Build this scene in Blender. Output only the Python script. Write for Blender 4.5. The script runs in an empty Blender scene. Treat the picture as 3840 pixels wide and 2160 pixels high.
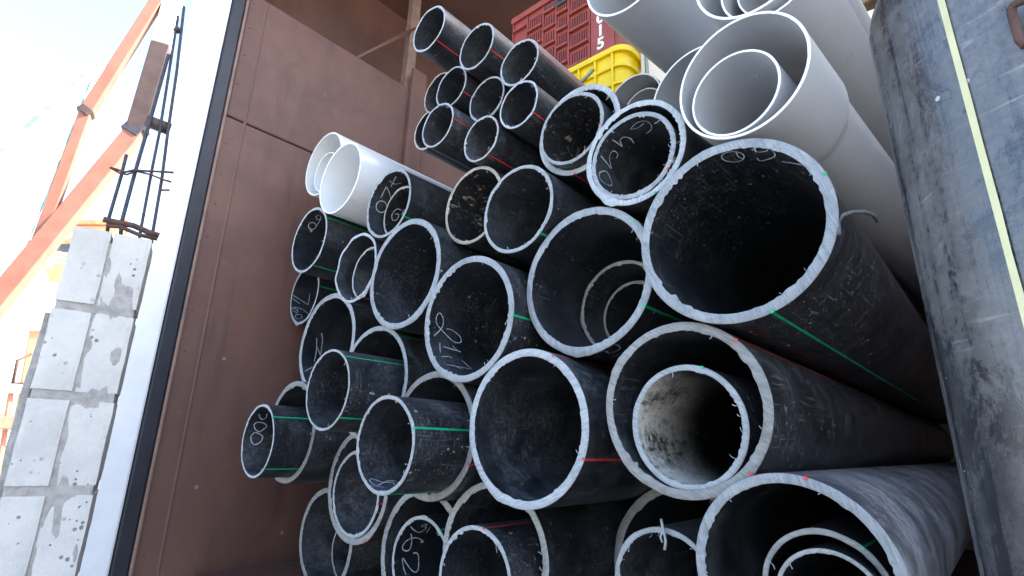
import bpy, bmesh, math, random
from mathutils import Vector, Matrix, noise

# ------------------------------------------------------------------ camera, sky, sun, exposure
SC = bpy.context.scene
COL = SC.collection
CAM_RIGHT = Vector((0.747229, 0.663669, 0.034535))
CAM_DOWN = Vector((-0.156225, 0.225930, -0.961535))
CAM_FWD = Vector((-0.645943, 0.713091, 0.272503))
FOCAL = 2020.0                      # in pixels of a 3840 x 2160 picture
cam_data = bpy.data.cameras.new('camera')
cam = bpy.data.objects.new('camera', cam_data)
COL.objects.link(cam)
m = Matrix.Identity(4)
for i in range(3):
    m[i][0] = CAM_RIGHT[i]; m[i][1] = -CAM_DOWN[i]; m[i][2] = -CAM_FWD[i]
cam.matrix_world = m
cam_data.sensor_fit = 'HORIZONTAL'
cam_data.sensor_width = 36.0
cam_data.lens = FOCAL / 3840.0 * 36.0
cam_data.clip_start = 0.02
cam_data.clip_end = 3000.0
SC.camera = cam

SUN_DIR = Vector((0.45, 0.62, 0.64)).normalized()      # towards the sun
world = bpy.data.worlds.new('World'); SC.world = world
world.use_nodes = True
wn = world.node_tree
wn.nodes.clear()
sky = wn.nodes.new('ShaderNodeTexSky'); sky.sky_type = 'NISHITA'; sky.sun_disc = False
sky.sun_elevation = math.asin(SUN_DIR.z)
sky.sun_rotation = math.atan2(SUN_DIR.x, SUN_DIR.y)
sky.air_density = 1.0; sky.dust_density = 2.5; sky.ozone_density = 1.0
bg = wn.nodes.new('ShaderNodeBackground'); bg.inputs['Strength'].default_value = 0.15
wo = wn.nodes.new('ShaderNodeOutputWorld')
wn.links.new(sky.outputs[0], bg.inputs[0]); wn.links.new(bg.outputs[0], wo.inputs[0])
sun_data = bpy.data.lights.new('sun', 'SUN'); sun_data.energy = 4.0; sun_data.angle = math.radians(0.53)
sun_data.color = (1.0, 0.95, 0.88)
sun = bpy.data.objects.new('sun', sun_data); COL.objects.link(sun)
sun.rotation_euler = SUN_DIR.to_track_quat('Z', 'Y').to_euler()
SC.view_settings.view_transform = 'Standard'
SC.view_settings.look = 'None'
SC.view_settings.exposure = 2.55
SC.view_settings.gamma = 1.0
SC.view_settings.use_curve_mapping = False
SC.render.engine = 'CYCLES'
SC.cycles.use_denoising = True
SC.cycles.max_bounces = 8

GROUND_Z = -1.35
random.seed(7)

def ray(px, py):
    return CAM_RIGHT * ((px - 1920) / FOCAL) + CAM_DOWN * ((py - 1080) / FOCAL) + CAM_FWD

def at(px, py, dist):
    """the point at a horizontal distance from the photographer"""
    r = ray(px, py)
    return r * (dist / math.hypot(r.x, r.y))

def at_y(px, py, y):
    r = ray(px, py)
    return r * (y / r.y)

def at_x(px, py, x):
    r = ray(px, py)
    return r * (x / r.x)

# ------------------------------------------------------------------ node helpers and materials
MATS = {}

class NT:
    def __init__(self, name):
        self.m = bpy.data.materials.new(name); self.m.use_nodes = True
        self.t = self.m.node_tree
        self.t.nodes.clear()
        self.out = self.n('ShaderNodeOutputMaterial')
        self.b = self.n('ShaderNodeBsdfPrincipled')
        self.t.links.new(self.b.outputs[0], self.out.inputs[0])
        MATS[name] = self.m
    def n(self, kind, **kw):
        nd = self.t.nodes.new(kind)
        for k, v in kw.items():
            setattr(nd, k, v)
        return nd
    def put(self, sock, v):
        if isinstance(v, bpy.types.NodeSocket):
            self.t.links.new(v, sock)
        else:
            sock.default_value = v
    def coords(self, spread=37.0):
        """object coordinates, shifted by a random amount for every object"""
        tc = self.n('ShaderNodeTexCoord'); oi = self.n('ShaderNodeObjectInfo')
        mu = self.math('MULTIPLY', oi.outputs['Random'], spread)
        ad = self.n('ShaderNodeVectorMath', operation='ADD')
        self.put(ad.inputs[0], tc.outputs['Object'])
        cb = self.n('ShaderNodeCombineXYZ')
        for i in range(3):
            self.put(cb.inputs[i], mu)
        self.put(ad.inputs[1], cb.outputs[0])
        return ad.outputs[0]
    def scale(self, vec, s):
        mp = self.n('ShaderNodeMapping'); mp.inputs['Scale'].default_value = s
        self.put(mp.inputs[0], vec)
        return mp.outputs[0]
    def noise(self, vec, scale, detail=6.0, rough=0.6, dist=0.0):
        nd = self.n('ShaderNodeTexNoise')
        self.put(nd.inputs['Vector'], vec); nd.inputs['Scale'].default_value = scale
        nd.inputs['Detail'].default_value = detail; nd.inputs['Roughness'].default_value = rough
        nd.inputs['Distortion'].default_value = dist
        return nd.outputs['Fac']
    def voro(self, vec, scale, feature='F1', rnd=1.0):
        nd = self.n('ShaderNodeTexVoronoi', feature=feature)
        self.put(nd.inputs['Vector'], vec); nd.inputs['Scale'].default_value = scale
        nd.inputs['Randomness'].default_value = rnd
        return nd
    def math(self, op, a, b=0.0, clamp=False):
        nd = self.n('ShaderNodeMath', operation=op, use_clamp=clamp)
        self.put(nd.inputs[0], a); self.put(nd.inputs[1], b)
        return nd.outputs[0]
    def ramp(self, fac, lo, hi, a=0.0, b=1.0):
        nd = self.n('ShaderNodeMapRange', interpolation_type='SMOOTHSTEP')
        self.put(nd.inputs['Value'], fac)
        nd.inputs['From Min'].default_value = lo; nd.inputs['From Max'].default_value = hi
        nd.inputs['To Min'].default_value = a; nd.inputs['To Max'].default_value = b
        return nd.outputs[0]
    def mix(self, fac, a, b):
        nd = self.n('ShaderNodeMix', data_type='RGBA')
        self.put(nd.inputs[0], fac)
        self.put(nd.inputs[6], a if isinstance(a, bpy.types.NodeSocket) else (*a, 1.0))
        self.put(nd.inputs[7], b if isinstance(b, bpy.types.NodeSocket) else (*b, 1.0))
        return nd.outputs[2]
    def bump(self, height, strength=0.3, dist=0.002):
        nd = self.n('ShaderNodeBump'); nd.inputs['Strength'].default_value = strength
        nd.inputs['Distance'].default_value = dist
        self.put(nd.inputs['Height'], height)
        self.put(self.b.inputs['Normal'], nd.outputs[0])
    def finish(self, col, rough=0.5, spec=0.5, metal=0.0):
        self.put(self.b.inputs['Base Color'], col if isinstance(col, bpy.types.NodeSocket) else (*col, 1.0))
        self.put(self.b.inputs['Roughness'], rough)
        self.put(self.b.inputs['Specular IOR Level'], spec)
        self.put(self.b.inputs['Metallic'], metal)
        return self.m

def wear_channels(t):
    """object colour carries how worn one pipe is: r dust, g specks, b scratches"""
    oi = t.n('ShaderNodeObjectInfo'); sp = t.n('ShaderNodeSeparateColor')
    t.put(sp.inputs[0], oi.outputs['Color'])
    return sp.outputs[0], sp.outputs[1], sp.outputs[2]

def black_plastic(name, base, dust_sheen_col, speck_col, haze=0.10, gain=1.0):
    t = NT(name)
    v = t.coords()
    dust, specks, scr = wear_channels(t)
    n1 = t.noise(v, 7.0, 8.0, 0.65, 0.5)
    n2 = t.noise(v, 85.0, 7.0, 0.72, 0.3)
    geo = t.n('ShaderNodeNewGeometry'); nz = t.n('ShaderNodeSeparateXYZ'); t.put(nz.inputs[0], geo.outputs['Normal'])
    lie = t.ramp(nz.outputs[2], -0.9, 0.9, 0.35, 1.25)              # upward faces paler: settled dust with painted sky sheen
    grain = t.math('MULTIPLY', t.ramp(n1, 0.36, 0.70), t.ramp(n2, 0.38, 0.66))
    d = t.math('ADD', t.math('MULTIPLY', grain, 0.75), t.ramp(n1, 0.25, 0.75, 0.0, haze))  # the haze term paints bluish sky sheen in with the dust
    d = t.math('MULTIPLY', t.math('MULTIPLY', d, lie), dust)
    # pale droplets and crumbs
    vo = t.voro(t.scale(v, (1.0, 0.75, 1.0)), 60.0)
    rnd = t.n('ShaderNodeSeparateColor'); t.put(rnd.inputs[0], vo.outputs['Color'])
    size = t.ramp(rnd.outputs[0], 0.80, 1.0, 0.0, 0.23)
    dot = t.math('LESS_THAN', vo.outputs['Distance'], size)
    vo2 = t.voro(v, 190.0)
    rnd2 = t.n('ShaderNodeSeparateColor'); t.put(rnd2.inputs[0], vo2.outputs['Color'])
    dot2 = t.math('LESS_THAN', vo2.outputs['Distance'], t.ramp(rnd2.outputs[1], 0.80, 1.0, 0.0, 0.30))
    clump = t.ramp(t.noise(v, 6.0, 3.0), 0.34, 0.56)
    sp = t.math('MULTIPLY', t.math('MULTIPLY', t.math('MAXIMUM', dot, dot2), clump), specks, clamp=True)
    # scratches: stretched noise, two directions
    s1 = t.ramp(t.noise(t.scale(v, (14.0, 160.0, 14.0)), 1.6, 5.0, 0.75, 0.8), 0.56, 0.68)
    s2 = t.ramp(t.noise(t.scale(v, (150.0, 7.0, 150.0)), 1.3, 5.0, 0.75, 0.5), 0.57, 0.69)
    s3 = t.ramp(t.noise(t.scale(v, (90.0, 60.0, 20.0)), 1.1, 4.0, 0.7, 1.5), 0.58, 0.70)
    patch = t.ramp(t.noise(v, 5.0, 4.0, 0.6), 0.36, 0.58)
    s = t.math('MAXIMUM', t.math('MAXIMUM', s1, s2), s3)
    s = t.math('MULTIPLY', t.math('MULTIPLY', s, patch), scr, clamp=True)
    col = t.mix(t.math('MULTIPLY', d, gain, clamp=True), base, dust_sheen_col)
    col = t.mix(t.math('MULTIPLY', s, 0.55), col, (0.30, 0.30, 0.30))
    col = t.mix(sp, col, speck_col)
    rough = t.math('ADD', t.ramp(n1, 0.3, 0.7, 0.30, 0.46), t.math('MULTIPLY', t.math('MAXIMUM', d, s), 0.35), clamp=True)
    t.bump(t.math('ADD', t.math('ADD', n2, t.math('MULTIPLY', n1, 0.5)), t.math('MULTIPLY', s, -0.6)), 0.10, 0.002)
    return t.finish(col, rough, 0.45)

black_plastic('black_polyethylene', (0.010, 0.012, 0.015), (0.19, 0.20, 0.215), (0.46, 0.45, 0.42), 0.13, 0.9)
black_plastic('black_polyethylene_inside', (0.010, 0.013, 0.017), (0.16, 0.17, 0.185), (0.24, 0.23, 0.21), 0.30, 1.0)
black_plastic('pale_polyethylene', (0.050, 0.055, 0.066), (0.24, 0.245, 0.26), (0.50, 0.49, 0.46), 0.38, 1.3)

def sawn_rim(name, a, b, c):
    t = NT(name)
    v = t.coords()
    oi = t.n('ShaderNodeObjectInfo')
    n1 = t.noise(t.scale(v, (1.0, 1.0, 3.0)), 18.0, 6.0, 0.7, 1.2)
    n2 = t.noise(v, 260.0, 4.0, 0.7)
    rot = t.n('ShaderNodeMapping')                       # saw marks all run one way across a cut
    t.put(rot.inputs[0], v)
    ro = t.n('ShaderNodeCombineXYZ'); t.put(ro.inputs[1], t.math('MULTIPLY', oi.outputs['Random'], 3.1)); t.put(rot.inputs['Rotation'], ro.outputs[0])
    n3 = t.noise(t.scale(rot.outputs[0], (420.0, 40.0, 26.0)), 1.0, 5.0, 0.75, 0.3)
    col = t.mix(t.ramp(n1, 0.35, 0.65), a, b)
    col = t.mix(t.ramp(n3, 0.50, 0.66, 0.0, 0.65), col, c)
    col = t.mix(t.ramp(n3, 0.48, 0.36, 0.0, 0.55), col, (a[0] * 0.50, a[1] * 0.50, a[2] * 0.52))
    col = t.mix(t.ramp(t.noise(v, 9.0, 5.0, 0.7), 0.52, 0.72, 0.0, 0.6), col, (a[0] * 0.62, a[1] * 0.60, a[2] * 0.56))
    hs = t.n('ShaderNodeHueSaturation'); t.put(hs.inputs['Color'], col)
    t.put(hs.inputs['Value'], t.ramp(oi.outputs['Random'], 0.0, 1.0, 0.78, 1.12))
    t.bump(t.math('ADD', t.math('MULTIPLY', n2, 0.5), n3), 0.40, 0.0012)
    return t.finish(hs.outputs[0], 0.55, 0.35)
sawn_rim('sawn_black_rim', (0.25, 0.275, 0.295), (0.33, 0.35, 0.365), (0.46, 0.48, 0.495))
sawn_rim('sawn_dull_rim', (0.20, 0.205, 0.20), (0.27, 0.27, 0.26), (0.38, 0.38, 0.365))
sawn_rim('sawn_dirty_rim', (0.30, 0.26, 0.20), (0.38, 0.35, 0.31), (0.48, 0.45, 0.40))

def pvc(name, base, dirt):
    t = NT(name)
    v = t.coords()
    n1 = t.noise(v, 4.0, 6.0, 0.6)
    n2 = t.noise(v, 26.0, 7.0, 0.7)
    dust, specks, scr = wear_channels(t)
    s1 = t.ramp(t.noise(t.scale(v, (60.0, 26.0, 30.0)), 1.0, 4.0, 0.72, 1.6), 0.62, 0.72)
    s1 = t.math('MULTIPLY', s1, t.ramp(t.noise(v, 7.0, 3.0), 0.48, 0.62))
    s1 = t.math('MULTIPLY', s1, scr, clamp=True)
    col = t.mix(t.ramp(n1, 0.3, 0.7, 0.0, 0.35), base, (base[0] * 0.86, base[1] * 0.86, base[2] * 0.85))
    col = t.mix(t.math('MULTIPLY', t.ramp(n2, 0.56, 0.75, 0.0, 0.5), dust), col, dirt)
    col = t.mix(t.math('MULTIPLY', s1, 0.6), col, (0.74, 0.75, 0.74))
    vo = t.voro(v, 42.0)
    rnd = t.n('ShaderNodeSeparateColor'); t.put(rnd.inputs[0], vo.outputs['Color'])
    dot = t.math('LESS_THAN', vo.outputs['Distance'], t.ramp(rnd.outputs[0], 0.90, 1.0, 0.0, 0.11))
    col = t.mix(t.math('MULTIPLY', dot, specks), col, (0.10, 0.09, 0.08))
    t.bump(n2, 0.05, 0.001)
    return t.finish(col, t.ramp(n1, 0.3, 0.7, 0.28, 0.42), 0.5)
pvc('grey_pvc', (0.43, 0.445, 0.46), (0.30, 0.26, 0.20))
pvc('white_pvc', (0.74, 0.75, 0.74), (0.48, 0.45, 0.38))
t = NT('pvc_rim'); v = t.coords()
t.bump(t.noise(v, 200.0), 0.2, 0.001)
t.finish(t.mix(t.ramp(t.noise(v, 20.0, 5.0), 0.45, 0.75, 0.0, 0.5), (0.80, 0.80, 0.78), (0.66, 0.60, 0.50)), 0.5, 0.4)

# big scuffed upright pipe
t = NT('scuffed_pipe')
v = t.coords()
vs = t.scale(v, (1.0, 1.0, 1.0))
n1 = t.noise(vs, 5.0, 9.0, 0.68, 0.6)
n2 = t.noise(t.scale(v, (60.0, 60.0, 4.5)), 1.0, 8.0, 0.74, 0.5)
n3 = t.noise(t.scale(v, (9.0, 9.0, 120.0)), 1.0, 6.0, 0.74, 0.9)
n4 = t.noise(v, 150.0, 6.0, 0.72)
n5 = t.noise(t.scale(v, (14.0, 14.0, 9.0)), 1.0, 8.0, 0.76, 0.8)
dust = t.math('MULTIPLY', t.ramp(n1, 0.36, 0.66, 0.25, 1.0), t.ramp(n4, 0.30, 0.66, 0.55, 1.1))
dust = t.math('SUBTRACT', dust, t.ramp(n2, 0.47, 0.62, 0.0, 0.42), clamp=True)
dust = t.math('SUBTRACT', dust, t.ramp(n5, 0.54, 0.66, 0.0, 0.55), clamp=True)
col = t.mix(dust, (0.016, 0.0175, 0.022), (0.122, 0.120, 0.119))
col = t.mix(t.math('MULTIPLY', t.ramp(n3, 0.58, 0.70, 0.0, 0.75), t.ramp(n1, 0.42, 0.60)), col, (0.30, 0.295, 0.29))
col = t.mix(t.math('MULTIPLY', t.ramp(t.noise(t.scale(v, (80.0, 80.0, 5.0)), 1.0, 5.0, 0.7, 0.4), 0.64, 0.72, 0.0, 0.6), t.ramp(n5, 0.40, 0.55)), col, (0.25, 0.25, 0.26))
vo = t.voro(v, 55.0); rnd = t.n('ShaderNodeSeparateColor'); t.put(rnd.inputs[0], vo.outputs['Color'])
dot = t.math('LESS_THAN', vo.outputs['Distance'], t.ramp(rnd.outputs[0], 0.8, 1.0, 0.0, 0.13))
col = t.mix(t.math('MULTIPLY', dot, 0.8), col, (0.50, 0.47, 0.42))
t.bump(t.math('ADD', n4, t.math('MULTIPLY', n3, 1.5)), 0.14, 0.002)
t.finish(col, t.ramp(dust, 0.0, 0.8, 0.22, 0.40), 0.8)

def plain(name, col, rough=0.5, spec=0.4, var=0.18, scale=18.0, bump=0.1, metal=0.0, dark=None):
    t = NT(name); v = t.coords()
    n = t.noise(v, scale, 6.0, 0.65)
    d = dark or tuple(c * (1.0 - 2.2 * var) for c in col)
    t.bump(t.noise(v, scale * 6.0, 4.0), bump, 0.002)
    return t.finish(t.mix(t.ramp(n, 0.35, 0.7), col, d), rough, spec, metal)
plain('stripe_red', (0.58, 0.045, 0.05), 0.45, 0.4, 0.12, 60.0)
plain('stripe_green', (0.005, 0.40, 0.17), 0.45, 0.4, 0.12, 60.0)
plain('stripe_yellow', (0.56, 0.53, 0.30), 0.5, 0.4, 0.06, 30.0)
plain('chalk', (0.56, 0.60, 0.66), 0.9, 0.1, 0.15, 120.0)
plain('shaving', (0.42, 0.44, 0.45), 0.6, 0.3, 0.15, 80.0)
plain('shaving_dark', (0.12, 0.125, 0.13), 0.5, 0.4, 0.15, 80.0)
plain('red_plastic', (0.29, 0.055, 0.040), 0.45, 0.45, 0.14, 9.0)
plain('yellow_plastic', (0.78, 0.55, 0.004), 0.4, 0.45, 0.05, 9.0)
plain('white_paint', (0.86, 0.865, 0.87), 0.45, 0.4, 0.04, 6.0)
plain('letter_white', (0.75, 0.72, 0.66), 0.5, 0.4, 0.10, 40.0)
plain('black_rubber', (0.014, 0.016, 0.026), 0.45, 0.5, 0.2, 14.0)
plain('orange_steel', (0.34, 0.14, 0.09), 0.55, 0.4, 0.10, 7.0)
plain('brown_or_shaded_steel', (0.085, 0.052, 0.044), 0.6, 0.4, 0.15, 7.0)  # brown bars; on the truss upright this tone paints shade
plain('rusty_bar', (0.050, 0.052, 0.068), 0.7, 0.4, 0.2, 50.0, 0.5)
plain('rusty_wire', (0.10, 0.055, 0.045), 0.75, 0.3, 0.2, 50.0, 0.4)
plain('mortar', (0.36, 0.345, 0.32), 0.95, 0.1, 0.14, 40.0, 0.9)
plain('cream_wall', (0.74, 0.64, 0.50), 0.8, 0.2, 0.05, 3.0)
plain('wood', (0.36, 0.24, 0.13), 0.75, 0.2, 0.2, 25.0, 0.4)
plain('foliage_trim', (0.10, 0.26, 0.19), 0.5, 0.3, 0.15, 9.0)
plain('tan_plaster', (0.55, 0.36, 0.20), 0.9, 0.1, 0.12, 3.0)
plain('pale_plaster_or_sunlit', (0.66, 0.60, 0.52), 0.9, 0.1, 0.08, 3.0)
plain('roof_tile', (0.36, 0.15, 0.08), 0.8, 0.2, 0.2, 3.0)
plain('window_dark', (0.05, 0.05, 0.055), 0.25, 0.5, 0.1, 3.0)
plain('tan_trim', (0.26, 0.165, 0.13), 0.55, 0.4, 0.15, 14.0)
plain('red_slot_shade', (0.085, 0.018, 0.014), 0.6, 0.3, 0.15, 9.0)  # darker copy of the red plastic, painting shade inside the slots
plain('twig', (0.48, 0.46, 0.28), 0.8, 0.2, 0.12, 60.0)

# brown painted steel of the container, blotched and a little rusty
t = NT('container_steel'); v = t.coords(0.0)
n1 = t.noise(v, 1.6, 7.0, 0.62, 0.4); n2 = t.noise(v, 14.0, 7.0, 0.7); n3 = t.noise(t.scale(v, (5.0, 5.0, 1.2)), 1.0, 6.0, 0.65, 0.7); n5 = t.noise(t.scale(v, (1.0, 9.0, 0.8)), 1.0, 6.0, 0.7, 0.3); n6 = t.noise(v, 3.2, 2.0, 0.5)
col = t.mix(t.ramp(n1, 0.35, 0.68), (0.158, 0.080, 0.060), (0.112, 0.057, 0.046))
col = t.mix(t.ramp(n3, 0.58, 0.74, 0.0, 0.55), col, (0.20, 0.082, 0.042))
col = t.mix(t.ramp(n2, 0.58, 0.76, 0.0, 0.40), col, (0.250, 0.165, 0.135))
col = t.mix(t.ramp(n5, 0.55, 0.72, 0.0, 0.5), col, (0.070, 0.042, 0.040))
vo = t.voro(v, 7.0); rnd = t.n('ShaderNodeSeparateColor'); t.put(rnd.inputs[0], vo.outputs['Color'])
dot = t.math('LESS_THAN', t.math('ADD', vo.outputs['Distance'], t.math('MULTIPLY', n2, 0.03)), t.ramp(rnd.outputs[0], 0.78, 1.0, 0.0, 0.075))
col = t.mix(t.math('MULTIPLY', dot, 0.75), col, (0.30, 0.235, 0.21))
t.bump(t.math('ADD', n2, t.math('ADD', t.math('MULTIPLY', n1, 3.0), t.math('MULTIPLY', n6, 14.0))), 0.16, 0.003)
t.finish(col, t.ramp(n2, 0.3, 0.7, 0.42, 0.6), 0.35)

# cement block, pitted
t = NT('cement_block'); v = t.coords()
n1 = t.noise(v, 7.0, 8.0, 0.7); n2 = t.noise(v, 60.0, 6.0, 0.75)
vo = t.voro(v, 75.0); rnd = t.n('ShaderNodeSeparateColor'); t.put(rnd.inputs[0], vo.outputs['Color'])
pit = t.math('LESS_THAN', t.math('ADD', vo.outputs['Distance'], t.math('MULTIPLY', n2, 0.25)), t.ramp(rnd.outputs[0], 0.62, 1.0, 0.0, 0.52))
clump = t.ramp(t.noise(v, 9.0, 3.0), 0.44, 0.60)
pit = t.math('MULTIPLY', pit, clump)
col = t.mix(t.ramp(n1, 0.35, 0.7), (0.53, 0.515, 0.485), (0.44, 0.43, 0.405))
col = t.mix(t.ramp(n2, 0.5, 0.75, 0.0, 0.45), col, (0.45, 0.44, 0.42))
col = t.mix(pit, col, (0.17, 0.165, 0.16))
t.bump(t.math('SUBTRACT', t.math('ADD', n2, n1), t.math('MULTIPLY', pit, 1.5)), 0.7, 0.004)
t.finish(col, 0.95, 0.1)

# ground
t = NT('ground_dust'); v = t.coords(0.0)
n1 = t.noise(v, 0.5, 8.0, 0.65); n2 = t.noise(v, 9.0, 8.0, 0.7)
col = t.mix(t.ramp(n1, 0.35, 0.7), (0.48, 0.455, 0.42), (0.41, 0.385, 0.35))
col = t.mix(t.ramp(n2, 0.5, 0.8, 0.0, 0.5), col, (0.33, 0.30, 0.26))
t.bump(n2, 0.5, 0.02)
t.finish(col, 0.95, 0.1)

# printed sheet
t = NT('printed_sheet'); v = t.coords(0.0)
n1 = t.noise(t.scale(v, (1.0, 1.0, 2.0)), 1.4, 5.0, 0.6, 0.6)
t.finish(t.mix(t.ramp(n1, 0.48, 0.56), (0.50, 0.53, 0.55), (0.10, 0.34, 0.46)), 0.5, 0.4)

# ------------------------------------------------------------------ object helpers
def new_obj(name, mesh, mats, parent=None, loc=None):
    o = bpy.data.objects.new(name, mesh)
    if mesh is not None:
        for mt in (mats if isinstance(mats, (list, tuple)) else [mats]):
            mesh.materials.append(MATS[mt])
    COL.objects.link(o)
    if parent is not None:
        o.parent = parent
    if loc is not None:
        o.location = loc
    return o

def tag(o, label, cat, group=None, kind=None):
    o['label'] = label; o['category'] = cat
    if group:
        o['group'] = group
    if kind:
        o['kind'] = kind
    return o

def structure(o):
    o['kind'] = 'structure'
    return o

def empty(name, loc=(0, 0, 0), rot=None):
    o = bpy.data.objects.new(name, None); COL.objects.link(o); o.location = loc
    o.empty_display_size = 0.1
    if rot is not None:
        o.rotation_euler = rot
    return o

def mesh_from(name, verts, faces, smooth=False):
    me = bpy.data.meshes.new(name)
    me.from_pydata([tuple(v) for v in verts], [], faces)
    if smooth:
        me.polygons.foreach_set('use_smooth', [True] * len(me.polygons))
    me.update()
    return me

def bm_box(bm, lo, hi, bevel=0.0, mat=0):
    c = [(a + b) / 2 for a, b in zip(lo, hi)]
    s = [max(b - a, 1e-5) for a, b in zip(lo, hi)]
    r = bmesh.ops.create_cube(bm, size=1.0, matrix=Matrix.Translation(c) @ Matrix.Diagonal((*s, 1.0)))
    if bevel > 0:
        es = list({e for vv in r['verts'] for e in vv.link_edges})
        bmesh.ops.bevel(bm, geom=es, offset=bevel, segments=2, profile=0.5, affect='EDGES')

def bm_mesh(name, bm, smooth=False):
    me = bpy.data.meshes.new(name)
    bmesh.ops.recalc_face_normals(bm, faces=bm.faces)
    bm.to_mesh(me); bm.free()
    if smooth:
        me.polygons.foreach_set('use_smooth', [True] * len(me.polygons))
    return me

def box(name, lo, hi, mat, parent=None, bevel=0.003):
    bm = bmesh.new(); bm_box(bm, lo, hi, bevel)
    return new_obj(name, bm_mesh(name, bm), mat, parent)

def tube_mesh(name, pts, rad, seg=8, taper=None, wob=0.0):
    """round bar through points"""
    verts, faces = [], []
    n = len(pts); up0 = Vector((0.31, 0.17, 0.93))
    for i, p in enumerate(pts):
        p = Vector(p)
        d = (Vector(pts[min(i + 1, n - 1)]) - Vector(pts[max(i - 1, 0)])).normalized()
        ex = d.cross(up0)
        if ex.length < 1e-3:
            ex = d.cross(Vector((1, 0, 0)))
        ex.normalize(); ez = ex.cross(d)
        rr = rad * (taper[i] if taper else 1.0)
        for k in range(seg):
            a = 2 * math.pi * k / seg
            verts.append(p + (ex * math.cos(a) + ez * math.sin(a)) * rr * (1 + wob * random.uniform(-1, 1)))
    for i in range(n - 1):
        for k in range(seg):
            a, b = i * seg + k, i * seg + (k + 1) % seg
            faces.append((a, b, b + seg, a + seg))
    faces.append(tuple(range(seg))[::-1]); faces.append(tuple(range((n - 1) * seg, n * seg)))
    return mesh_from(name, verts, faces, seg > 4)

def beam_mesh(name, a, b, w, h, up=Vector((0, 0, 1)), bevel=0.006):
    a, b = Vector(a), Vector(b)
    d = b - a; L = d.length; d.normalize()
    ex = d.cross(up).normalized(); ez = ex.cross(d)
    bm = bmesh.new(); bm_box(bm, (-w / 2, 0, -h / 2), (w / 2, L, h / 2), bevel)
    M = Matrix(((ex.x, d.x, ez.x, a.x), (ex.y, d.y, ez.y, a.y), (ex.z, d.z, ez.z, a.z), (0, 0, 0, 1)))
    bmesh.ops.transform(bm, matrix=M, verts=bm.verts)
    return bm_mesh(name, bm)

# ------------------------------------------------------------------ the setting: ground, added sun-blocking wall, container
g = mesh_from('ground', [(-300, -300, GROUND_Z), (300, -300, GROUND_Z), (300, 300, GROUND_Z), (-300, 300, GROUND_Z)], [(0, 1, 2, 3)])
structure(new_obj('ground', g, 'ground_dust'))

sun_blocker = empty('sun_blocker_wall', (1.0, 3.8, GROUND_Z))
tag(sun_blocker, 'tall cream wall added behind the rack to keep the sun off the pipes', 'sun blocker')
def local(o, p):
    return Vector(p) - Vector(o.location)
def part_box(name, lo, hi, mat, parent, bevel=0.003):
    return box(name, local(parent, lo), local(parent, hi), mat, parent, bevel)
part_box('wall', (-1.30, 4.9, GROUND_Z), (9.0, 5.2, 7.0), 'cream_wall', sun_blocker, 0.0)  # added wall, sized so its shadow covers the pipes but not the truss

WX = -2.53                        # inner face of the container's side
con = empty('container', (WX, 0.72, -0.6))
tag(con, 'brown steel container side with a ledge, rivets and white door post at its edge', 'container')
def cbox(name, lo, hi, mat='container_steel', bevel=0.003):
    return part_box(name, lo, hi, mat, con, bevel)
cbox('side_panel', (WX - 0.15, 0.735, -0.70), (WX, 4.70, 1.431))
cbox('side_panel', (WX - 0.15, 0.735, 1.438), (WX, 4.70, 2.156), bevel=0.008)
cbox('recessed_panel', (WX - 0.52, 0.75, 2.160), (WX - 0.45, 4.70, 3.1))
cbox('recess_light_stop', (WX - 0.448, 0.752, 2.160), (WX - 0.03, 0.80, 3.1))  # closure added to keep light out of the recess
cbox('ledge', (WX - 0.448, 0.75, 2.10), (WX - 0.152, 4.70, 2.150))
cbox('roof', (WX - 0.52, 0.752, 3.102), (-1.38, 4.70, 3.16))  # container roof, carried further out to darken the recess
cbox('floor', (WX + 0.002, 0.95, -0.66), (0.54, 4.69, -0.56))
cbox('upright', (WX - 0.10, 1.735, 2.158), (WX - 0.04, 1.80, 3.035), 'tan_trim', 0.006)
cbox('upright', (WX + 0.002, 1.74, -0.55), (WX + 0.035, 1.85, 2.30), 'container_steel', 0.006)
cbox('rear_panel', (WX - 0.14, 4.702, -0.70), (0.60, 4.76, 2.2))
cbox('far_side_panel', (0.55, 1.05, -0.70), (0.60, 4.70, 2.2))  # unseen side, added to stop light leaking in from the right
cbox('edge_trim', (WX - 0.02, 0.7225, -0.70), (WX + 0.010, 0.7345, 3.1), 'tan_trim', 0.003)
cbox('rubber_gasket', (WX - 0.06, 0.662, -0.70), (WX + 0.006, 0.722, 3.1), 'black_rubber', 0.008)
cbox('door_post', (WX - 0.30, 0.560, -0.70), (WX + 0.004, 0.661, 3.1), 'white_paint', 0.010)
# lengthwise fold in the steel
fold = mesh_from('panel_fold', [local(con, p) for p in ((WX + 0.001, 0.815, -0.69), (WX + 0.0025, 0.822, -0.69), (WX + 0.001, 0.829, -0.69),
    (WX + 0.001, 0.815, 2.14), (WX + 0.0025, 0.822, 2.14), (WX + 0.001, 0.829, 2.14))], [(0, 1, 4, 3), (1, 2, 5, 4)])
new_obj('panel_fold', fold, 'container_steel', con)
bm = bmesh.new(); bmesh.ops.create_uvsphere(bm, u_segments=10, v_segments=6, radius=0.0048)
for vv in bm.verts:
    vv.co.x *= 0.55
rivet_mesh = bm_mesh('rivet', bm, True)
rivet_mesh.materials.append(MATS['container_steel'])
z = -0.62; k = 0
while z < 2.12:
    o = bpy.data.objects.new('rivet', rivet_mesh); COL.objects.link(o); o.parent = con
    o.location = local(con, (WX + 0.001, 0.760 + random.uniform(-0.004, 0.004), z)); k += 1
    z += 0.165 + random.uniform(-0.02, 0.02)
rod_a = at_x(1340, 219, WX - 0.01); rod_b = at_x(1600, 84, WX - 0.06)
new_obj('brace_rod', tube_mesh('brace_rod', [local(con, rod_a), local(con, rod_b)], 0.012, 10), 'container_steel', con)

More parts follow.
